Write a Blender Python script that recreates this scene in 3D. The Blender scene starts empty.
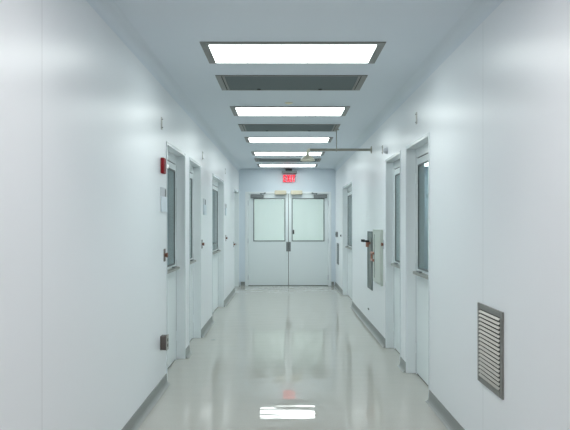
import bpy, bmesh, math
from mathutils import Vector, Matrix

# ------------------------------------------------------------------ measurements (metres)
XL, XR = -1.056, 1.16          # faces of the corridor walls
YB, YE = -4.0, 13.1            # wall behind the camera, end wall with the double door
H = 2.69                       # ceiling
REC = 0.084                    # side doors sit this deep in the wall
WT = 0.16                      # wall thickness
LX0, LX1 = -0.595, 0.705       # ceiling fixtures run between these
C = bpy.context.scene.collection

# ------------------------------------------------------------------ materials
def mat(name, col, rough=0.5, metal=0.0, spec=0.5, noise=None, bump=None, emit=None, coat=0.0):
    m = bpy.data.materials.new(name); m.use_nodes = True
    nt = m.node_tree; b = nt.nodes['Principled BSDF']
    b.inputs['Base Color'].default_value = (*col, 1)
    b.inputs['Roughness'].default_value = rough
    b.inputs['Metallic'].default_value = metal
    b.inputs['Specular IOR Level'].default_value = spec
    b.inputs['Coat Weight'].default_value = coat
    if noise or bump:
        tc = nt.nodes.new('ShaderNodeTexCoord')
    if noise:
        sc, amt = noise
        n = nt.nodes.new('ShaderNodeTexNoise'); n.inputs['Scale'].default_value = sc; n.inputs['Detail'].default_value = 4
        nt.links.new(tc.outputs['Object'], n.inputs['Vector'])
        r = nt.nodes.new('ShaderNodeMix'); r.data_type = 'RGBA'
        r.inputs['A'].default_value = (*[c*(1-amt) for c in col], 1)
        r.inputs['B'].default_value = (*[min(1, c*(1+amt)) for c in col], 1)
        nt.links.new(n.outputs['Fac'], r.inputs['Factor'])
        nt.links.new(r.outputs['Result'], b.inputs['Base Color'])
    if bump:
        sc, st = bump
        n2 = nt.nodes.new('ShaderNodeTexNoise'); n2.inputs['Scale'].default_value = sc; n2.inputs['Detail'].default_value = 2
        nt.links.new(tc.outputs['Object'], n2.inputs['Vector'])
        bp = nt.nodes.new('ShaderNodeBump'); bp.inputs['Strength'].default_value = st; bp.inputs['Distance'].default_value = 0.01
        nt.links.new(n2.outputs['Fac'], bp.inputs['Height'])
        nt.links.new(bp.outputs['Normal'], b.inputs['Normal'])
    if emit:
        b.inputs['Emission Color'].default_value = (*emit[0], 1)
        b.inputs['Emission Strength'].default_value = emit[1]
    return m

def wall_panels(name, col, seams):
    """painted metal wall panels; thin joints between panels at the given distances"""
    m = mat(name, col, rough=0.32, spec=0.45, bump=(2.2, 0.05))
    nt = m.node_tree; b = nt.nodes['Principled BSDF']
    g = nt.nodes.new('ShaderNodeNewGeometry'); s = nt.nodes.new('ShaderNodeSeparateXYZ')
    nt.links.new(g.outputs['Position'], s.inputs['Vector'])
    acc = None
    for y in seams:
        c = nt.nodes.new('ShaderNodeMath'); c.operation = 'COMPARE'
        c.inputs[1].default_value = y; c.inputs[2].default_value = 0.0022
        nt.links.new(s.outputs['Y'], c.inputs[0])
        if acc is None: acc = c.outputs[0]
        else:
            a = nt.nodes.new('ShaderNodeMath'); a.operation = 'MAXIMUM'
            nt.links.new(acc, a.inputs[0]); nt.links.new(c.outputs[0], a.inputs[1]); acc = a.outputs[0]
    mx = nt.nodes.new('ShaderNodeMix'); mx.data_type = 'RGBA'
    mx.inputs['A'].default_value = (*col, 1); mx.inputs['B'].default_value = (*[c*0.72 for c in col], 1)
    nt.links.new(acc, mx.inputs['Factor']); nt.links.new(mx.outputs['Result'], b.inputs['Base Color'])
    return m

def glass_mat(name, tint, refl=1.0):
    m = bpy.data.materials.new(name); m.use_nodes = True
    nt = m.node_tree; nt.nodes.clear()
    out = nt.nodes.new('ShaderNodeOutputMaterial')
    t = nt.nodes.new('ShaderNodeBsdfTransparent'); t.inputs['Color'].default_value = (*tint, 1)
    g = nt.nodes.new('ShaderNodeBsdfGlossy'); g.inputs['Roughness'].default_value = 0.02
    f = nt.nodes.new('ShaderNodeFresnel'); f.inputs['IOR'].default_value = 1.5
    x = nt.nodes.new('ShaderNodeMixShader')
    ge = nt.nodes.new('ShaderNodeNewGeometry')          # reflect on entering the pane only
    iv = nt.nodes.new('ShaderNodeMath'); iv.operation = 'SUBTRACT'; iv.inputs[0].default_value = 1.0
    mu = nt.nodes.new('ShaderNodeMath'); mu.operation = 'MULTIPLY'
    nt.links.new(ge.outputs['Backfacing'], iv.inputs[1])
    nt.links.new(f.outputs[0], mu.inputs[0]); nt.links.new(iv.outputs[0], mu.inputs[1])
    nt.links.new(mu.outputs[0], x.inputs[0]); nt.links.new(t.outputs[0], x.inputs[1]); nt.links.new(g.outputs[0], x.inputs[2])
    nt.links.new(x.outputs[0], out.inputs['Surface'])
    return m

LIGHTCOL = (0.93, 1.0, 0.985)
LAMP_W, LAMP_SPREAD = 6.5, 118   # each fixture's tubes; the lens throws the light downwards
M = {}
WALLC = (0.80, 0.845, 0.875)
M['wall_l'] = wall_panels('white_wall_panel_left', WALLC, [-2.3, 0.1, 2.477, 7.75, 10.9])
M['wall_r'] = wall_panels('white_wall_panel_right', WALLC, [-2.3, 0.5, 3.34, 8.6, 11.8])
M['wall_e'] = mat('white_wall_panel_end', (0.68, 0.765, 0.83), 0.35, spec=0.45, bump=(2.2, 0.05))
M['ceil'] = mat('ceiling_paint', (0.72, 0.79, 0.855), 0.45, bump=(3, 0.04))
M['cove'] = mat('cove_trim', (0.70, 0.77, 0.83), 0.5)
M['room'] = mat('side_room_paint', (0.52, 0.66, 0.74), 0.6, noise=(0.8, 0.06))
M['roomlit'] = mat('far_room_paint', (0.80, 0.86, 0.85), 0.5, noise=(0.9, 0.05))
M['white'] = mat('white_enamel_steel', (0.80, 0.86, 0.88), 0.22, bump=(4, 0.03))
M['leaf'] = mat('white_door_paint', (0.76, 0.83, 0.845), 0.3, bump=(4, 0.04))
M['base'] = mat('grey_cove_base', (0.25, 0.27, 0.262), 0.4, noise=(6, 0.08))
M['steel'] = mat('brushed_steel', (0.40, 0.40, 0.37), 0.32, metal=0.85, noise=(12, 0.1))
M['fixsteel'] = mat('fixture_frame_steel', (0.26, 0.26, 0.245), 0.4, metal=0.55, noise=(9, 0.08))
M['darksteel'] = mat('dark_grille_steel', (0.085, 0.10, 0.105), 0.45, metal=0.5, noise=(8, 0.2))
M['slat'] = mat('louvre_aluminium', (0.42, 0.405, 0.36), 0.3, metal=0.3)
M['dark'] = mat('black_rubber', (0.02, 0.022, 0.022), 0.6)
M['gasket'] = mat('window_gasket', (0.13, 0.16, 0.165), 0.45)
M['grey'] = mat('grey_enamel', (0.20, 0.22, 0.225), 0.4, metal=0.3)
M['panelgreen'] = mat('grey_green_enamel', (0.52, 0.58, 0.53), 0.35)
M['panelsteel'] = mat('dull_steel_recess', (0.20, 0.235, 0.22), 0.4, metal=0.5, noise=(10, 0.15))
M['cream'] = mat('cream_plastic', (0.62, 0.58, 0.45), 0.4)
M['yellow'] = mat('aged_yellow_plastic', (0.90, 0.88, 0.72), 0.35)
M['pipe'] = mat('galvanised_pipe', (0.33, 0.33, 0.28), 0.35, metal=0.6, noise=(20, 0.15))
M['red'] = mat('red_alarm_plastic', (0.27, 0.006, 0.012), 0.45, spec=0.25)
M['lens'] = mat('clear_strobe_lens', (0.85, 0.88, 0.9), 0.08)
M['bronze'] = mat('bronze_button', (0.20, 0.085, 0.055), 0.4, metal=0.3)
M['darkbronze'] = mat('dark_bronze_plate', (0.13, 0.11, 0.10), 0.4, metal=0.3)
M['orange'] = mat('orange_brass_valve', (0.42, 0.21, 0.15), 0.4, metal=0.2)
M['paleplastic'] = mat('pale_grey_plastic', (0.55, 0.58, 0.62), 0.4)
M['signface'] = glass_mat('clear_sign_panel', (0.88, 0.86, 0.88))
M['exit'] = mat('exit_letters_red', (0.8, 0.02, 0.03), 0.4, emit=((1.0, 0.01, 0.04), 1.1))
M['diff'] = mat('lit_diffuser', (0.9, 0.9, 0.9), 0.5, emit=(LIGHTCOL, 6.0))
M['diff_pink'] = mat('lit_diffuser_pink', (0.9, 0.9, 0.9), 0.5, emit=((1.0, 0.93, 0.92), 6.0))
M['diff2'] = mat('lit_diffuser_far_room', (0.9, 0.9, 0.9), 0.5, emit=((0.97, 1.0, 0.985), 13.5))
M['diff3'] = mat('lit_diffuser_side_room', (0.9, 0.9, 0.9), 0.5, emit=(LIGHTCOL, 9.0))
M['glass'] = glass_mat('window_glass', (0.80, 0.88, 0.88))
M['glass_end'] = glass_mat('end_window_glass', (0.92, 0.96, 0.95))

# glossy epoxy floor: gentle waves make the reflections ripple
m = mat('grey_epoxy_floor', (0.455, 0.465, 0.435), 0.028, spec=0.5)
nt = m.node_tree; b = nt.nodes['Principled BSDF']
tc = nt.nodes.new('ShaderNodeTexCoord')
n = nt.nodes.new('ShaderNodeTexNoise'); b.inputs['IOR'].default_value = 1.6; n.inputs['Scale'].default_value = 90; n.inputs['Detail'].default_value = 3
r = nt.nodes.new('ShaderNodeMix'); r.data_type = 'RGBA'
r.inputs['A'].default_value = (0.385, 0.385, 0.355, 1); r.inputs['B'].default_value = (0.45, 0.45, 0.415, 1)
nt.links.new(tc.outputs['Object'], n.inputs['Vector']); nt.links.new(n.outputs['Fac'], r.inputs['Factor'])
nt.links.new(r.outputs['Result'], b.inputs['Base Color'])
mp = nt.nodes.new('ShaderNodeMapping'); mp.inputs['Scale'].default_value = (1.0, 2.6, 1)
n2 = nt.nodes.new('ShaderNodeTexNoise'); n2.inputs['Scale'].default_value = 3.2; n2.inputs['Detail'].default_value = 0.5
bp = nt.nodes.new('ShaderNodeBump'); bp.inputs['Strength'].default_value = 0.06; bp.inputs['Distance'].default_value = 0.02
nt.links.new(tc.outputs['Object'], mp.inputs['Vector']); nt.links.new(mp.outputs['Vector'], n2.inputs['Vector'])
nt.links.new(n2.outputs['Fac'], bp.inputs['Height']); nt.links.new(bp.outputs['Normal'], b.inputs['Normal'])
M['floor'] = m

# perforated dark return-air panel: fine pattern of holes
m = mat('perforated_dark_panel', (0.10, 0.12, 0.125), 0.7, metal=0.0, spec=0.12)
nt = m.node_tree; b = nt.nodes['Principled BSDF']
tc = nt.nodes.new('ShaderNodeTexCoord')
v = nt.nodes.new('ShaderNodeTexVoronoi'); v.inputs['Scale'].default_value = 90; v.inputs['Randomness'].default_value = 0
cr = nt.nodes.new('ShaderNodeValToRGB')
cr.color_ramp.elements[0].position = 0.25; cr.color_ramp.elements[0].color = (0.03, 0.038, 0.04, 1)
cr.color_ramp.elements[1].position = 0.4; cr.color_ramp.elements[1].color = (0.17, 0.20, 0.205, 1)
nt.links.new(tc.outputs['Object'], v.inputs['Vector']); nt.links.new(v.outputs['Distance'], cr.inputs['Fac'])
nt.links.new(cr.outputs['Color'], b.inputs['Base Color'])
M['perf'] = m

# ------------------------------------------------------------------ mesh helpers
class MB:
    """collects shapes (world coordinates) for ONE mesh object"""
    def __init__(s): s.bm = bmesh.new()
    def box(s, x0, x1, y0, y1, z0, z1, bev=0.0, seg=2, rot=None):
        t = bmesh.new(); bmesh.ops.create_cube(t, size=1)
        c = Vector(((x0+x1)/2, (y0+y1)/2, (z0+z1)/2))
        bmesh.ops.scale(t, vec=(abs(x1-x0), abs(y1-y0), abs(z1-z0)), verts=t.verts)
        if bev > 0:
            bmesh.ops.bevel(t, geom=t.edges[:], offset=bev, segments=seg, affect='EDGES', profile=0.5)
        if rot: bmesh.ops.rotate(t, cent=(0, 0, 0), matrix=rot, verts=t.verts)
        bmesh.ops.translate(t, vec=c, verts=t.verts)
        s._add(t); return s
    def cyl(s, p0, p1, r0, r1=None, n=20):
        r1 = r0 if r1 is None else r1
        p0, p1 = Vector(p0), Vector(p1); d = p1-p0
        t = bmesh.new(); bmesh.ops.create_cone(t, cap_ends=True, segments=n, radius1=r0, radius2=r1, depth=d.length)
        bmesh.ops.rotate(t, cent=(0, 0, 0), matrix=d.to_track_quat('Z', 'Y').to_matrix(), verts=t.verts)
        bmesh.ops.translate(t, vec=(p0+p1)/2, verts=t.verts); s._add(t); return s
    def lathe(s, prof, origin, axis='Z', n=28):
        t = bmesh.new(); rings = []
        for r, h in prof:
            ring = []
            for k in range(n):
                a = 2*math.pi*k/n
                if axis == 'Z': p = (r*math.cos(a), r*math.sin(a), h)
                else: p = (h, r*math.cos(a), r*math.sin(a))
                ring.append(t.verts.new(Vector(p)+Vector(origin)))
            rings.append(ring)
        for a, b_ in zip(rings, rings[1:]):
            for k in range(n): t.faces.new((a[k], a[(k+1) % n], b_[(k+1) % n], b_[k]))
        t.faces.new(rings[0]); t.faces.new(rings[-1])
        bmesh.ops.recalc_face_normals(t, faces=t.faces[:])
        s._add(t); return s
    def prism(s, pts, a0, a1, axis='Y'):
        """extrude a closed 2-D outline along an axis; Y: pts=(x,z), X: pts=(y,z), Z: pts=(x,y)"""
        def P(p, a):
            return {'Y': (p[0], a, p[1]), 'X': (a, p[0], p[1]), 'Z': (p[0], p[1], a)}[axis]
        t = bmesh.new()
        A = [t.verts.new(P(p, a0)) for p in pts]; B = [t.verts.new(P(p, a1)) for p in pts]
        n = len(pts)
        for k in range(n): t.faces.new((A[k], A[(k+1) % n], B[(k+1) % n], B[k]))
        t.faces.new(A); t.faces.new(B[::-1])
        bmesh.ops.recalc_face_normals(t, faces=t.faces[:]); s._add(t); return s
    def _add(s, t):
        me = bpy.data.meshes.new('tmp'); t.to_mesh(me); t.free(); s.bm.from_mesh(me); bpy.data.meshes.remove(me)
    def build(s, name, material, parent=None, smooth=False):
        me = bpy.data.meshes.new(name); s.bm.to_mesh(me); s.bm.free()
        root = parent
        while root is not None and root.parent: root = root.parent
        if root is not None: me.transform(Matrix.Translation(-root.location))
        me.materials.append(material)
        if smooth:
            for p in me.polygons: p.use_smooth = True
        o = bpy.data.objects.new(name, me); C.objects.link(o)
        if parent is not None: o.parent = parent
        return o

def tag(o, label, cat, group=None, kind=None):
    o['label'] = label; o['category'] = cat
    if group: o['group'] = group
    if kind: o['kind'] = kind
    return o
def thing(name, loc, label, cat, group=None, kind=None):
    o = bpy.data.objects.new(name, None); C.objects.link(o); o.location = loc
    o.empty_display_size = 0.05
    return tag(o, label, cat, group, kind)
def copy_tree(o, parent=None):
    c = o.copy(); C.objects.link(c); c.parent = parent
    for ch in list(o.children): copy_tree(ch, c)
    return c
def struct(o, label, cat): return tag(o, label, cat, kind='structure')

# ------------------------------------------------------------------ the shell
LD = [(5.08, 6.01), (6.28, 7.11), (8.26, 9.77), (11.92, 12.97)]     # doorways in the left wall
RD = [(4.58, 5.44), (5.72, 6.54), (9.84, 11.40)]                    # doorways in the right wall
DH = 2.143                                                          # doorway height
EX0, EX1, EH = -0.842, 0.988, 2.11                                  # end doors
FR = 0.075                                                          # end door frame width

struct(MB().box(-3.7, 3.8, YB-0.2, 16.4, -0.12, 0).build('floor', M['floor']), 'glossy pale grey epoxy corridor floor', 'floor')
struct(MB().box(-3.7, 3.8, YB-0.2, 16.4, H, H+0.12).build('ceiling', M['ceil']), 'flat pale blue grey corridor ceiling', 'ceiling')

def side_wall(name, x0, x1, doors, m, label):
    w = MB(); y = YB
    for a, b_ in doors:
        w.box(x0, x1, y, a, 0, H); w.box(x0, x1, a, b_, DH, H); y = b_
    w.box(x0, x1, y, YE, 0, H)
    struct(w.build(name, m), label, 'wall')
side_wall('wall_left', XL-WT, XL, LD, M['wall_l'], 'white panelled left corridor wall with recessed doorways')
side_wall('wall_right', XR, XR+WT, RD, M['wall_r'], 'white panelled right corridor wall with recessed doorways')
w = MB()
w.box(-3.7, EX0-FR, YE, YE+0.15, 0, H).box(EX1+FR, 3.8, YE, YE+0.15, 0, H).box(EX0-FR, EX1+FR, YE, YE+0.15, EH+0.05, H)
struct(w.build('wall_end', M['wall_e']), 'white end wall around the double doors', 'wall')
struct(MB().box(-3.7, 3.8, YB-0.2, YB, 0, H).build('wall_back', M['wall_e']), 'plain white wall closing the corridor behind the viewer', 'wall')
struct(MB().box(-3.7, -3.5, YB, YE, 0, H).build('wall_outer_left', M['room']), 'grey outer wall of the rooms on the left', 'wall')
struct(MB().box(3.6, 3.8, YB, YE, 0, H).build('wall_outer_right', M['room']), 'grey outer wall of the rooms on the right', 'wall')
# the space beyond the double doors
w = MB().box(-3.7, 3.8, 16.2, 16.4, 0, H)
struct(w.build('wall_beyond', M['roomlit']), 'bright wall beyond the end doors seen through their windows', 'wall')
struct(MB().box(-2.0, -1.85, YE+0.15, 16.2, 0, H).build('wall_beyond_left', M['roomlit']), 'left wall of the space beyond the end doors', 'wall')
struct(MB().box(1.95, 2.1, YE+0.15, 16.2, 0, H).build('wall_beyond_right', M['roomlit']), 'right wall of the space beyond the end doors', 'wall')
# cross walls splitting the side rooms
struct(MB().box(-3.5, XL-WT, 7.6, 7.72, 0, H).build('wall_partition_left', M['room']), 'partition between the rooms on the left', 'wall')

# grey cove base
BH = 0.092
def base_profile(x, s):      # x wall face, s = direction into the corridor
    pts = [(x, 0), (x, BH), (x+s*0.005, BH), (x+s*0.007, 0.035), (x+s*0.012, 0.018), (x+s*0.022, 0.008), (x+s*0.036, 0.002), (x+s*0.036, 0)]
    return pts
def baseboard(name, x, s, spans, label):
    w = MB()
    for a, b_ in spans: w.prism(base_profile(x, s), a, b_)
    struct(w.build(name, M['base']), label, 'baseboard')
def spans(doors):
    y = YB; out = []
    for a, b_ in doors: out.append((y, a-0.012)); y = b_+0.012
    if YE-0.04-y > 0.05: out.append((y, YE))
    return out
baseboard('baseboard_left', XL, 1, spans(LD), 'grey cove base along the foot of the left wall')
baseboard('baseboard_right', XR, -1, spans(RD), 'grey cove base along the foot of the right wall')
w = MB()
for a, b_ in ((XL+0.037, EX0-FR-0.004), (EX1+FR+0.004, XR-0.037)):
    w.prism([(YE, 0), (YE, BH), (YE-0.005, BH), (YE-0.007, 0.035), (YE-0.02, 0.01), (YE-0.036, 0)], a, b_, 'X')
struct(w.build('baseboard_end', M['base']), 'short grey cove base pieces either side of the end doors', 'baseboard')

# rounded cove where wall meets ceiling
def cove(name, x, s, label):
    R_ = 0.085; pts = [(x, H), (x, H-R_)]
    for k in range(1, 9):
        a = math.radians(90*k/8)
        pts.append((x+s*R_*(1-math.cos(a)), H-R_*(1-math.sin(a))))
    o = MB().prism(pts, YB, YE).build(name, M['cove'], smooth=False)
    struct(o, label, 'trim')
cove('trim_1', XL, 1, 'rounded cove strip between left wall and ceiling')
cove('trim_2', XR, -1, 'rounded cove strip between right wall and ceiling')

# ------------------------------------------------------------------ side doors
def side_door(num, side, y0, y1, label, muntin=None, pull=None):
    s = 1 if side == 'R' else -1
    xw = XR if s > 0 else XL                       # wall face
    X = lambda d: xw + s*d                          # d = depth into the wall (negative = into the corridor)
    def bx(w, d0, d1, a, b_, z0, z1, bev=0):
        p, q = sorted((X(d0), X(d1))); w.box(p, q, a, b_, z0, z1, bev); return w
    t = thing('door_%d' % num, (X(REC), (y0+y1)/2, 0), label, 'door', kind='structure')
    T = 0.012
    # pressed steel frame lining the recess, standing slightly proud of the wall
    f = MB()
    bx(f, -0.006, WT, y0, y0+T, 0, DH, 0.002); bx(f, -0.006, WT, y1-T, y1, 0, DH, 0.002)
    bx(f, -0.006, WT, y0+T, y1-T, DH-T, DH, 0.002)
    bx(f, -0.008, -0.0005, y0-0.012, y1+0.012, DH, DH+0.014, 0.003)
    bx(f, -0.006, -0.0005, y0-0.012, y0, 0, DH, 0.002); bx(f, -0.006, -0.0005, y1, y1+0.012, 0, DH, 0.002)
    # rebate around the leaf
    JF = 0.03
    bx(f, REC, WT, y0+T, y0+T+JF, 0, DH-T); bx(f, REC, WT, y1-T-JF, y1-T, 0, DH-T)
    bx(f, REC, WT, y0+T+JF, y1-T-JF, 2.046, DH-T)
    f.build('door_frame', M['white'], t)
    a, b_ = y0+T+JF+0.003, y1-T-JF-0.003
    wa, wb, z0, z1 = a+0.06, b_-0.05, 1.0, 1.975    # window in the leaf
    l = MB(); D0, D1 = REC+0.004, REC+0.048
    bx(l, D0, D1, a, wa, 0.012, 2.036); bx(l, D0, D1, wb, b_, 0.012, 2.036)
    bx(l, D0, D1, wa, wb, 0.012, z0); bx(l, D0, D1, wa, wb, z1, 2.036)
    leaf = l.build('leaf', M['leaf'], t)
    g = MB()
    bx(g, REC+0.012, WT-0.002, a, b_, 2.037, 2.045)
    g.build('head_seal', M['dark'], t)  # black strip standing in for the shaded gap above the leaf
    g = MB(); bx(g, D0+0.004, D1-0.004, a, b_, 0.001, 0.0115); g.build('door_sweep', M['dark'], t)  # black strip as the dark of the gap under the leaf
    # window frame bead, glass
    k = 0.016; g = MB()
    for (p, q, r_, u) in ((wa, wa+k, z0, z1), (wb-k, wb, z0, z1), (wa+k, wb-k, z0, z0+k), (wa+k, wb-k, z1-k, z1)):
        bx(g, D0-0.004, D0+0.008, p, q, r_, u, 0.002)
    wf = g.build('window_frame', M['gasket'], t)
    if muntin:
        g = MB(); bx(g, D0-0.004, D0+0.0005, muntin-0.012, muntin+0.012, z0+k, z1-k); g.build('mullion', M['white'], wf)
    g = MB(); bx(g, D0+0.001, D0+0.006, wa+k, wb-k, z0+k, z1-k)
    g.build('pane', M['glass'], wf)
    # steel ledge under the window with rounded front corners
    ld = 0.060; pts = []
    ya, yb = wa-0.02, wb+0.035
    for cx_, sgn in ((ya, -1), (yb, 1)):
        for q in range(7):
            th = math.radians(90*q/6)
            if sgn < 0: pts.append((X(D0-ld*math.sin(th)-0.0005), cx_+0.10*(1-math.cos(th))))
            else: pts.append((X(D0-ld*math.cos(th)-0.0005), cx_-0.10*(1-math.sin(th))))
    # tidy: build ordered outline (back edge then curved front)
    out = [(X(D0-0.0005), ya)]
    for q in range(1, 7):
        th = math.radians(90*q/6); out.append((X(D0-0.0005-ld*math.sin(th)), ya+0.10*(1-math.cos(th))))
    for q in range(0, 7):
        th = math.radians(90*q/6); out.append((X(D0-0.0005-ld*math.cos(th)), yb-0.10*(1-math.sin(th))))
    led = MB().prism(out, 0.958, 0.978, 'Z').build('ledge', M['steel'], t)
    # dark catch on the ledge
    cy = wb-0.13
    p, q = sorted((X(D0-0.038), X(D0-0.008)))
    MB().box(p, q, cy-0.07, cy+0.05, 0.978, 0.990, 0.005).build('catch', M['grey'], led)
    if pull:
        g = MB(); bx(g, D0-0.03, D0-0.018, wa+0.02, muntin, 1.10, 1.115, 0.003)
        g.build('push_bar', M['gasket'], t)
    # hinges on the far jamb
    for hz in (0.25, 1.1, 1.85):
        p = X(REC-0.004)
        MB().cyl((p, b_+0.001, hz-0.05), (p, b_+0.001, hz+0.05), 0.006, n=12).build('hinge', M['white'], t)
    return t
side_door(1, 'L', *LD[0], 'nearest recessed white door in the left wall, beside the red alarm')
side_door(2, 'L', *LD[1], 'second recessed white door in the left wall, past the nearest one')
side_door(3, 'L', *LD[2], 'third recessed white door on the left, wide with a divided window', muntin=9.42, pull=True)
side_door(4, 'L', *LD[3], 'last recessed white door on the left, next to the end wall')
side_door(5, 'R', *RD[0], 'nearest recessed white door in the right wall')
side_door(6, 'R', *RD[1], 'second recessed white door on the right, nearer the wall shower panels')
side_door(7, 'R', *RD[2], 'farthest recessed white door in the right wall, near the end doors')

# ------------------------------------------------------------------ end doors
f = MB()
f.box(EX0-FR, EX0-0.004, YE-0.012, YE+0.15, 0, EH+0.004, 0.004).box(EX1+0.004, EX1+FR, YE-0.012, YE+0.15, 0, EH+0.004, 0.004)
f.box(EX0-FR, EX1+FR, YE-0.012, YE+0.15, EH+0.004, EH+0.05, 0.004)
struct(f.build('trim_3', M['white']), 'white steel frame around the end double doors', 'trim')
SEAM = 0.080
def end_door(num, x0, x1, wx0, wx1, hinge_x, label, left):
    t = thing('door_%d' % num, ((x0+x1)/2, YE, 0), label, 'door', kind='structure')
    z0, z1 = 1.02, 2.015; Y0, Y1 = YE+0.010, YE+0.055
    l = MB()
    l.box(x0, wx0, Y0, Y1, 0.012, EH).box(wx1, x1, Y0, Y1, 0.012, EH)
    l.box(wx0, wx1, Y0, Y1, 0.012, z0).box(wx0, wx1, Y0, Y1, z1, EH)
    l.build('leaf', M['leaf'], t)
    MB().box(x0, x1, Y0+0.005, Y1-0.005, 0.001, 0.0115).build('door_sweep', M['dark'], t)  # dark gap line below the leaf, put in as a black strip
    k = 0.020
    g = MB().box(wx0, wx0+k, Y0-0.005, Y1, z0, z1, .002).box(wx1-k, wx1, Y0-0.005, Y1, z0, z1, .002)
    g.box(wx0+k, wx1-k, Y0-0.005, Y1, z0, z0+k, .002).box(wx0+k, wx1-k, Y0-0.005, Y1, z1-k, z1, .002)
    wf = g.build('window_frame', M['gasket'], t)
    MB().box(wx0+k, wx1-k, YE+0.03, YE+0.036, z0+k, z1-k).build('pane', M['glass_end'], wf)
    s = -1 if left else 1
    # overhead closer
    if left: c0, c1 = -0.79, -0.49
    else: c0, c1 = 0.66, 0.965
    cl = MB().box(c0, c1, YE-0.055, Y0-0.0005, 2.016, 2.100, 0.008).build('door_closer', M['grey'], t)
    e = c1 if left else c0                    # end nearer the seam
    ar = MB()
    ar.cyl((e+s*0.06, YE-0.03, 2.092), (e+s*0.06, YE-0.03, 2.118), 0.016)
    ar.box(min(e+s*0.08, e-s*0.03), max(e+s*0.08, e-s*0.03), YE-0.045, YE-0.018, 2.112, 2.126, 0.004)
    ar.box(e-s*0.03-0.02, e-s*0.03+0.02, YE-0.05, YE-0.013, 2.118, 2.142, 0.005)
    ar.build('closer_arm', M['gasket'], cl)
    for hz in (0.19, 1.03, 1.90):
        g = MB().cyl((hinge_x, YE-0.018, hz-0.055), (hinge_x, YE-0.018, hz+0.055), 0.011, n=14)
        g.build('hinge', M['paleplastic'], t)
    return t
dl = end_door(8, EX0, SEAM-0.006, -0.729, 0.009, EX0-0.002, 'left leaf of the white double doors at the corridor end', True)
dr = end_door(9, SEAM+0.006, EX1, 0.154, 0.908, EX1+0.002, 'right leaf of the white double doors at the corridor end', False)
MB().box(SEAM-0.0055, SEAM+0.0055, YE+0.012, YE+0.05, 0.002, EH).build('meeting_seal', M['dark'], dl)
MB().box(SEAM-0.052, SEAM-0.007, YE-0.004, YE+0.0095, 0.79, 1.005, .003).build('latch_plate', M['grey'], dl)
MB().box(SEAM+0.007, SEAM+0.052, YE-0.004, YE+0.0095, 0.79, 1.005, .003).build('latch_plate', M['grey'], dr)
MB().box(0.178, 0.212, YE-0.012, YE+0.0295, 1.185, 1.285, .006).build('window_latch', M['dark'], dr)

# cream boxes over the doors
g = thing('door_sensor', (-0.105, YE-0.012, 2.08), 'cream sensor box above the left end door leaf', 'sensor', 'cream sensors over the end doors')
MB().box(-0.239, 0.030, YE-0.075, YE-0.0125, 2.092, 2.187, 0.018, 3).build('housing', M['cream'], g)
MB().box(-0.20, -0.01, YE-0.072, YE-0.03, 2.0845, 2.0915, 0.002).build('sensor_lens', M['grey'], g)
g2 = copy_tree(g); g2.location.x += 0.367; g2['label'] = 'cream sensor box above the right end door leaf'

# EXIT sign
ex = thing('exit_sign', (0.095, YE, 2.36), 'lit red EXIT sign above the double doors', 'exit sign')
MB().box(-0.075, 0.270, YE-0.085, YE-0.0005, 2.578, 2.632, 0.006).build('housing', M['grey'], ex)
MB().box(0.01, 0.16, YE-0.085, YE-0.0005, 2.633, 2.680, 0.004).build('mounting_canopy', M['dark'], ex)
MB().box(-0.055, 0.250, YE-0.05, YE-0.04, 2.365, 2.578, 0.002).build('sign_panel', M['signface'], ex)
def letter(ch, x, w_, z, h_):
    g = MB(); y0, y1 = YE-0.058, YE-0.0505; t_ = 0.022
    if ch == 'E':
        g.box(x, x+t_, y0, y1, z, z+h_)
        for q in (0, (h_-t_)/2, h_-t_): g.box(x+t_, x+w_, y0, y1, z+q, z+q+t_)
    elif ch == 'X':
        ln = math.hypot(w_-t_, h_); an = math.atan2(h_, w_-t_*1.2)
        for sg in (1, -1):
            g.box(x+w_/2-ln/2, x+w_/2+ln/2, y0, y1, z+h_/2-t_/2, z+h_/2+t_/2, rot=Matrix.Rotation(-sg*an, 3, 'Y'))
    elif ch == 'I': g.box(x, x+t_, y0, y1, z, z+h_)
    elif ch == 'T':
        g.box(x+w_/2-t_/2, x+w_/2+t_/2, y0, y1, z, z+h_-t_); g.box(x, x+w_, y0, y1, z+h_-t_, z+h_)
    g.build('letter', M['exit'], ex)
letter('E', -0.035, 0.062, 2.382, 0.160)
letter('X', 0.042, 0.072, 2.382, 0.160)
letter('I', 0.133, 0.021, 2.382, 0.160)
letter('T', 0.168, 0.066, 2.382, 0.160)

# ------------------------------------------------------------------ ceiling fixtures
def light_fixture(y0, y1):
    t = thing('ceiling_light', (0.055, (y0+y1)/2, H), '', 'ceiling light', 'steel framed ceiling lights')
    k = 0.055; z0, z1 = H-0.006, H-0.0003
    g = MB().box(LX0, LX0+k, y0, y1, z0, z1).box(LX1-k, LX1, y0, y1, z0, z1)
    g.box(LX0+k, LX1-k, y0, y0+k, z0, z1).box(LX0+k, LX1-k, y1-0.02, y1, z0, z1)
    g.build('frame', M['fixsteel'], t)
    MB().box(LX0+k+.0005, LX1-k-.0005, y0+k+.0005, y1-0.0205, H-0.007, H-0.0005, 0.001).build('diffuser', M['diff'], t)
    ld = bpy.data.lights.new('fluorescent_lamp', 'AREA'); ld.shape = 'RECTANGLE'
    ld.size = LX1-LX0-2*k-0.02; ld.size_y = y1-y0-2*k-0.02
    ld.energy = LAMP_W; ld.color = LIGHTCOL; ld.spread = math.radians(LAMP_SPREAD)
    lo = bpy.data.objects.new('fluorescent_lamp', ld); C.objects.link(lo); lo.parent = t
    lo.location = (0, 0.015, -0.009)
    return t
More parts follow.
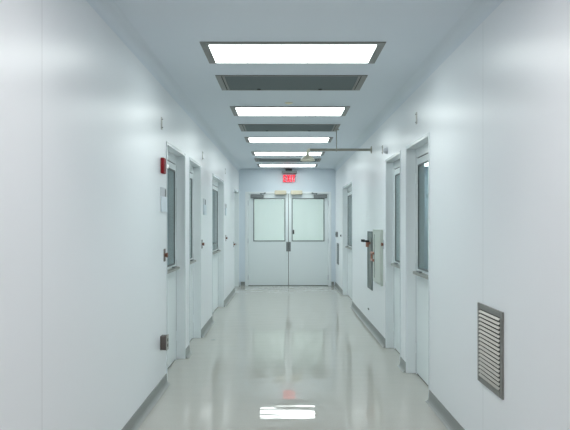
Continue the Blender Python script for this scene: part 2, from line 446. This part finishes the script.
lt = [('rectangular lit ceiling light nearest the viewer in the photo', 3.97),
      ('lit ceiling light second from the viewer, between two dark vents', 6.15),
      ('lit ceiling light third from the viewer, past the second dark vent', 8.32),
      ('lit ceiling light fourth from the viewer, behind the shower pipe', 10.00),
      ('small lit ceiling light farthest away, just before the EXIT sign', 12.08),
      ('lit ceiling light just overhead of the viewer', 1.80),
      ('lit ceiling light first behind the viewer', -0.37),
      ('lit ceiling light second behind the viewer', -2.54)]
proto = light_fixture(3.97, 4.49)
for i, (lab, y) in enumerate(lt):
    o = proto if i == 0 else copy_tree(proto)
    o.location.y = y+0.26; o['label'] = lab
    if y < 3:                                  # pink tint added to these lamps to give the near walls a pink cast
        for ch in o.children:
            if ch.type == 'LIGHT':
                ch.data = ch.data.copy(); ch.data.color = (1.0, 0.90, 0.88)
            elif ch.name.startswith('diffuser'):
                ch.data = ch.data.copy(); ch.data.materials[0] = M['diff_pink']

def vent(y0, y1):
    t = thing('ceiling_vent', (0.055, (y0+y1)/2, H), '', 'ceiling vent', 'dark return air vents in the ceiling')
    k = 0.045; z0, z1 = H-0.007, H-0.0003
    g = MB().box(LX0, LX0+k, y0, y1, z0, z1).box(LX1-k, LX1, y0, y1, z0, z1)
    g.box(LX0+k, LX1-k, y0, y0+0.016, z0, z1).box(LX0+k, LX1-k, y1-0.016, y1, z0, z1)
    g.build('frame', M['fixsteel'], t)
    for a, b_ in ((LX0+k+0.001, LX0+k+0.010), (LX1-k-0.010, LX1-k-0.001)):
        MB().box(a, b_, y0+.017, y1-.017, H-0.004, H-0.0005).build('gap_strip', M['dark'], t)
    for a, b_ in ((LX0+k+0.011, LX0+k+0.03), (LX1-k-0.03, LX1-k-0.011)):
        MB().box(a, b_, y0+.017, y1-.017, H-0.009, H-0.0005, .001).build('end_rail', M['fixsteel'], t)
    MB().box(LX0+k+0.031, LX1-k-0.031, y0+.017, y1-.017, H-0.005, H-0.0005).build('perforated_panel', M['perf'], t)
    for x in (-0.245, 0.330):
        MB().cyl((x, y1-0.04, H-0.011), (x, y1-0.04, H-0.0052), 0.016, 0.020).build('knob', M['dark'], t)
    return t
vp = vent(4.86, 5.39)
for i, (lab, y) in enumerate([('dark perforated ceiling vent just past the nearest light', 4.86),
                              ('dark perforated ceiling vent between the second and third lights', 7.25),
                              ('dark perforated ceiling vent farthest away, before the last light', 11.05)]):
    o = vp if i == 0 else copy_tree(vp)
    o.location.y = y+0.265; o['label'] = lab

tag(MB().lathe([(0.001, H-0.012), (0.03, H-0.011), (0.042, H-0.005), (0.042, H-0.0005)], (0.04, 5.97, 0)).build('sprinkler_cover', M['yellow'], smooth=True),
    'small round cream sprinkler cover on the ceiling before the second light', 'sprinkler cover')

# lamps of the neighbouring spaces
def room_lamp(x, y, sx, sy, m, label):
    t = thing('ceiling_light', (x, y, H), label, 'ceiling light', 'ceiling lights of the neighbouring rooms')
    k = 0.04
    g = MB().box(x-sx, x-sx+k, y-sy, y+sy, H-.006, H-.0003).box(x+sx-k, x+sx, y-sy, y+sy, H-.006, H-.0003)
    g.box(x-sx+k, x+sx-k, y-sy, y-sy+k, H-.006, H-.0003).box(x-sx+k, x+sx-k, y+sy-k, y+sy, H-.006, H-.0003)
    g.build('frame', M['fixsteel'], t)
    MB().box(x-sx+k, x+sx-k, y-sy+k, y+sy-k, H-.012, H-.0005).build('diffuser', m, t)
room_lamp(0.05, 14.4, 0.6, 0.5, M['diff2'], 'ceiling light in the space beyond the end doors')
room_lamp(2.5, 5.6, 0.6, 0.3, M['diff3'], 'ceiling light in the near part of the room on the right')
room_lamp(3.22, 12.0, 0.33, 0.42, M['diff3'], 'ceiling light in the far part of the room on the right')
room_lamp(-2.4, 5.6, 0.5, 0.25, M['diff3'], 'ceiling light in the near room on the left')
room_lamp(-2.4, 10.2, 0.5, 0.25, M['diff3'], 'ceiling light in the far room on the left')

# ------------------------------------------------------------------ emergency shower
sy, sz = 7.64, 2.415
t = thing('emergency_shower', (XR, sy, sz), 'emergency shower, bell head on a horizontal pipe from the right wall', 'shower')
p = MB().cyl((0.335, sy, sz), (XR-0.013, sy, sz), 0.017)
p.build('pipe', M['pipe'], t, smooth=False)
e = MB()
for k in range(6):
    a0, a1 = math.radians(90*k/6), math.radians(90*(k+1)/6)
    c_ = Vector((0.335, sy, sz-0.03)); 
    P = lambda a: (c_.x-0.03*math.sin(a), sy, c_.z+0.03*math.cos(a))
    e.cyl(P(a0), P(a1), 0.021)
e.cyl((0.305, sy, sz-0.03), (0.305, sy, sz-0.078), 0.019)
e.build('elbow', M['yellow'], t)
MB().lathe([(0.022, 2.350), (0.03, 2.335), (0.05, 2.322), (0.078, 2.303), (0.098, 2.278), (0.098, 2.268), (0.088, 2.268), (0.06, 2.29), (0.01, 2.30)],
           (0.305, sy, 0)).build('shower_head', M['yellow'], t, smooth=True)
MB().lathe([(0.02, 0.0), (0.05, 0.0), (0.05, -0.006), (0.028, -0.014), (0.02, -0.014)], (XR-0.0005, sy, sz), 'X').build('wall_flange', M['pipe'], t)
hg = MB().cyl((0.69, sy, sz+0.017), (0.69, sy, H-0.012), 0.006, n=10)
hg.lathe([(0.02, H-0.012), (0.035, H-0.012), (0.035, H-0.0005), (0.02, H-0.0005)], (0.69, sy, 0))
hg.box(0.682, 0.698, sy-0.022, sy+0.022, sz-0.022, sz+0.022, .006)
hg.build('hanger_rod', M['pipe'], t)

# recessed steel panel with valve (far) and grey-green eyewash cabinet (near)
def on_right(w, d0, d1, a, b_, z0, z1, bev=0): return w.box(XR-d1, XR-d0, a, b_, z0, z1, bev)
t = thing('valve_panel', (XR, 7.73, 0.53), 'narrow dark steel panel with valve handle on the right wall', 'valve panel')
g = MB(); a, b_, z0, z1 = 7.53, 7.93, 0.54, 1.32; k = 0.02
on_right(g, -.001, .014, a, a+k, z0, z1, .002); on_right(g, -.001, .014, b_-k, b_, z0, z1, .002)
on_right(g, -.001, .014, a+k, b_-k, z0, z0+k, .002); on_right(g, -.001, .014, a+k, b_-k, z1-k, z1, .002)
g.build('frame', M['gasket'], t)
g = MB(); on_right(g, -.001, .006, a+k, b_-k, z0+k, z1-k); g.build('backplate', M['panelsteel'], t)
v_ = MB().cyl((XR-.006, 7.72, 1.16), (XR-.06, 7.72, 1.16), 0.018).cyl((XR-.045, 7.72, 1.11), (XR-.045, 7.72, 1.175), 0.022)
v_ = v_.build('valve', M['orange'], t)
g = MB().box(XR-0.115, XR-0.02, 7.69, 7.75, 1.176, 1.200, .006).cyl((XR-0.105, 7.72, 1.180), (XR-0.105, 7.72, 1.212), 0.026)
g.build('handle', M['dark'], v_)

t = thing('eyewash_cabinet', (XR, 7.05, 0.68), 'grey-green eyewash cabinet on the right wall beside dark valve panel', 'cabinet')
g = MB(); on_right(g, -.001, .022, 6.74, 7.40, 0.685, 1.352, .004); bd = g.build('cabinet_body', M['panelgreen'], t)
g = MB(); on_right(g, .0225, .026, 7.23, 7.25, 0.74, 1.29); g.build('slot', M['gasket'], bd)
g = MB(); on_right(g, .0225, .028, 6.765, 7.20, 0.71, 1.325, .003); g.build('cabinet_door', M['panelgreen'], t)
g = MB()
for z in (1.045, 0.955):
    g.cyl((XR-.03, 7.27, z), (XR-.03, 7.47, z), 0.016)
    g.cyl((XR-.0305, 7.46, z), (XR-.001, 7.46, z), 0.014)
g.cyl((XR-.03, 7.44, 0.955), (XR-.03, 7.44, 1.045), 0.013)
g.build('pipe_fitting', M['orange'], t)

# ------------------------------------------------------------------ wall louvre
t = thing('wall_grille', (XR, 3.21, 0.49), 'steel framed louvred air grille low on the right wall', 'air grille')
a, b_, z0, z1 = 3.02, 3.407, 0.488, 0.952; k = 0.034
g = MB(); on_right(g, -.001, .010, a, a+k, z0, z1, .002); on_right(g, -.001, .010, b_-k, b_, z0, z1, .002)
on_right(g, -.001, .010, a+k, b_-k, z0, z0+k, .002); on_right(g, -.001, .010, a+k, b_-k, z1-k, z1, .002)
g.build('frame', M['fixsteel'], t)
g = MB(); on_right(g, .0003, .0012, a+k, b_-k, z0+k, z1-k); g.build('backing', M['dark'], t)
n = 17; pitch = (z1-z0-2*k)/n
for i in range(n):
    zc = z0+k+pitch*(i+0.5)
    g = MB(); g.box(XR-0.0185, XR-0.003, a+k+.001, b_-k-.001, zc-0.0012, zc+0.0012, rot=Matrix.Rotation(math.radians(-48), 3, 'Y'))
    g.build('slat', M['slat'], t)

# ------------------------------------------------------------------ devices on the left wall
def on_left(w, d0, d1, a, b_, z0, z1, bev=0): return w.box(XL+d0, XL+d1, a, b_, z0, z1, bev, 3)
t = thing('fire_alarm', (XL, 4.87, 1.85), 'red fire alarm strobe beside the nearest left door', 'fire alarm')
g = MB(); on_left(g, -.001, .030, 4.83, 4.925, 1.850, 1.985, .008); bd = g.build('housing', M['red'], t)
g = MB(); on_left(g, .0305, .052, 4.885, 4.92, 1.895, 1.935, .006); g.build('strobe_lens', M['lens'], t)
g = MB()
for q in range(4): on_left(g, .0302, .0315, 4.842, 4.875, 1.872+q*0.022, 1.878+q*0.022)
g.build('sounder_slots', M['dark'], bd)

def holder(y0, y1, z0, z1, label):
    t = thing('document_holder', (XL, (y0+y1)/2, z0), label, 'document holder', 'pale holders beside the left doors')
    g = MB(); on_left(g, -.001, .004, y0, y1, z0, z1, .001); g.build('backplate', M['paleplastic'], t)
    g = MB(); on_left(g, .0045, .016, y0, y0+.006, z0, z0+.13); on_left(g, .0045, .016, y1-.006, y1, z0, z0+.13)
    on_left(g, .0045, .016, y0+.006, y1-.006, z0, z0+.006); on_left(g, .0125, .016, y0+.006, y1-.006, z0+.006, z0+.13)
    g.build('tray', M['wall_e'], t)
    g = MB(); on_left(g, .0045, .008, y1-.035, y1-.010, z1-.075, z1-.01); g.build('clip', M['gasket'], t)
    return t
h0 = holder(4.83, 5.03, 1.525, 1.735, 'pale document holder under the red fire alarm')
h1 = copy_tree(h0); h1.location.y = 7.45; h1.location.z = 1.54; h1['label'] = 'pale document holder between the second and third left doors'
h2 = copy_tree(h0); h2.location.y = 10.1; h2.location.z = 1.57; h2['label'] = 'pale document holder past the third left door'

def button(side, y, z, label):
    s = 1 if side == 'L' else -1; xw = XL if s > 0 else XR
    t = thing('door_button', (xw, y, z), label, 'door button', 'push buttons beside the doors')
    p, q = sorted((xw-s*.001, xw+s*.006))
    MB().box(p, q, y-.030, y+.030, z-.055, z+.055, .002).build('plate', M['darkbronze'] if s > 0 else M['paleplastic'], t)
    g = MB().cyl((xw+s*.006, y, z), (xw+s*.020, y, z), 0.016).cyl((xw+s*.020, y, z), (xw+s*.030, y, z), 0.022, 0.020)
    g.build('push_knob', M['bronze'], t)
    return t
b0 = button('L', 4.99, 1.148, 'bronze door button on dark plate beside the nearest left door')
b1 = copy_tree(b0); b1.location.y = 7.24; b1.location.z = 1.165; b1['label'] = 'bronze door button on the left wall past the second left door'
b2 = copy_tree(b0); b2.location.y = 10.15; b2.location.z = 1.17; b2['label'] = 'bronze door button on the left wall past the third left door'
b3 = copy_tree(b0); b3.location.y = 11.72; b3.location.z = 1.0; b3['label'] = 'bronze door button just before the last left door'
button('R', 6.70, 1.18, 'bronze door button on pale plate between right door and eyewash cabinet')

# outlet box low on the left wall
t = thing('outlet_box', (XL, 4.86, 0.36), 'dark steel outlet box low on the left wall', 'outlet box')
g = MB(); on_left(g, -.001, .050, 4.82, 4.895, 0.352, 0.470, .004); g.build('housing', M['darkbronze'], t)
g = MB(); on_left(g, .0503, .056, 4.815, 4.90, 0.347, 0.475, .002); cp = g.build('cover_plate', M['steel'], t)
for z in (0.375, 0.42):
    g = MB(); on_left(g, .0563, .058, 4.845, 4.875, z, z+0.025, .0005); g.build('socket', M['dark'], cp)

# little dark brackets high on both walls
def bracket(side, y, z, label):
    s = 1 if side == 'L' else -1; xw = XL if s > 0 else XR
    t = thing('wall_hook', (xw, y, z), label, 'wall bracket', 'small brackets high on the walls')
    p, q = sorted((xw-s*.001, xw+s*.004))
    MB().box(p, q, y-.022, y+.022, z, z+.105, .001).build('plate', M['steel'], t)
    p, q = sorted((xw+s*.0042, xw+s*.013))
    MB().box(p, q, y-.008, y+.008, z+.012, z+.020, .002).build('clip', M['gasket'], t)
    MB().box(p, q, y-.008, y+.008, z+.082, z+.090, .002).build('clip', M['gasket'], t)
    return t
k0 = bracket('L', 4.87, 2.228, 'small steel bracket high above the red fire alarm')
for y, z, lab in ((7.30, 2.245, 'small steel bracket high on the left wall past the second left door'),
                  (10.05, 2.30, 'small steel bracket high on the left wall past the third left door')):
    k_ = copy_tree(k0); k_.location.y = y; k_.location.z = z; k_['label'] = lab
k1 = bracket('R', 6.77, 2.25, 'small steel bracket high on the right wall beside the domed lamp')
k2 = copy_tree(k1); k2.location.y = 5.02; k2.location.z = 2.30; k2['label'] = 'small steel bracket high above the nearest right door'

# domed beacon on the right wall
t = thing('wall_beacon', (XR, 6.50, 2.25), 'pale domed beacon on the right wall above the second right door', 'beacon')
MB().lathe([(0.01, 0.001), (0.040, 0.001), (0.040, -0.008), (0.01, -0.008)], (XR, 6.46, 2.25), 'X').build('base', M['paleplastic'], t)
MB().lathe([(0.036, -0.0085), (0.036, -0.018), (0.029, -0.034), (0.016, -0.044), (0.004, -0.047)], (XR, 6.46, 2.25), 'X').build('dome', M['paleplastic'], t, smooth=True)

# far right: call box, narrow strip, little button, small tag
t = thing('call_box', (XR, 12.62, 1.14), 'dark grey call box on the right wall near the end doors', 'call box')
g = MB(); on_right(g, -.001, .035, 12.52, 12.72, 1.135, 1.245, .004); g.build('housing', M['grey'], t)
g = MB(); on_right(g, .0353, .040, 12.58, 12.66, 1.17, 1.21, .002); g.build('button', M['dark'], t)
t = thing('wall_louvre', (XR, 12.45, 0.54), 'narrow dark vertical vent on the right wall below the call box', 'vent')
g = MB(); on_right(g, -.001, .008, 12.26, 12.66, 0.54, 1.0, .002); g.build('frame', M['grey'], t)
g = MB()
for i in range(9): on_right(g, .0083, .013, 12.30, 12.62, 0.575+i*0.045, 0.597+i*0.045)
g.build('slats', M['gasket'], t)
t = thing('door_button', (XR, 11.72, 1.16), 'tiny dark push button past the farthest right door', 'door button', 'push buttons beside the doors')
g = MB(); on_right(g, -.001, .005, 11.69, 11.75, 1.14, 1.22, .002); g.build('plate', M['paleplastic'], t)
MB().cyl((XR-.005, 11.72, 1.18), (XR-.025, 11.72, 1.18), 0.017).build('push_knob', M['dark'], t)
g = MB(); on_right(g, -.001, .010, 7.86, 7.93, 0.234, 0.254, .002)
tag(g.build('floor_level_jack', M['gasket']), 'tiny dark jack low on the right wall below the valve panel', 'jack')
tag(MB().box(-0.905, -0.855, 6.972, 6.992, 0.0003, 0.003, .001).build('floor_scrap', M['gasket']), 'tiny dark scrap lying on the floor left of centre', 'scrap')

# ------------------------------------------------------------------ world, camera, view
wd = bpy.data.worlds.new('World'); bpy.context.scene.world = wd; wd.use_nodes = True
wd.node_tree.nodes['Background'].inputs['Color'].default_value = (0.5, 0.55, 0.6, 1)
wd.node_tree.nodes['Background'].inputs['Strength'].default_value = 0.05
cd = bpy.data.cameras.new('camera'); cam = bpy.data.objects.new('camera', cd); C.objects.link(cam)
cam.location = (0, 0, 1.42); cam.rotation_euler = (math.radians(90), 0, 0)
cd.sensor_width = 36; cd.lens = 36.0; cd.shift_y = 9/570; cd.clip_start = 0.05
bpy.context.scene.camera = cam
vs = bpy.context.scene.view_settings
vs.view_transform = 'Standard'; vs.look = 'None'; vs.gamma = 1; vs.use_curve_mapping = False
vs.exposure = 0.16
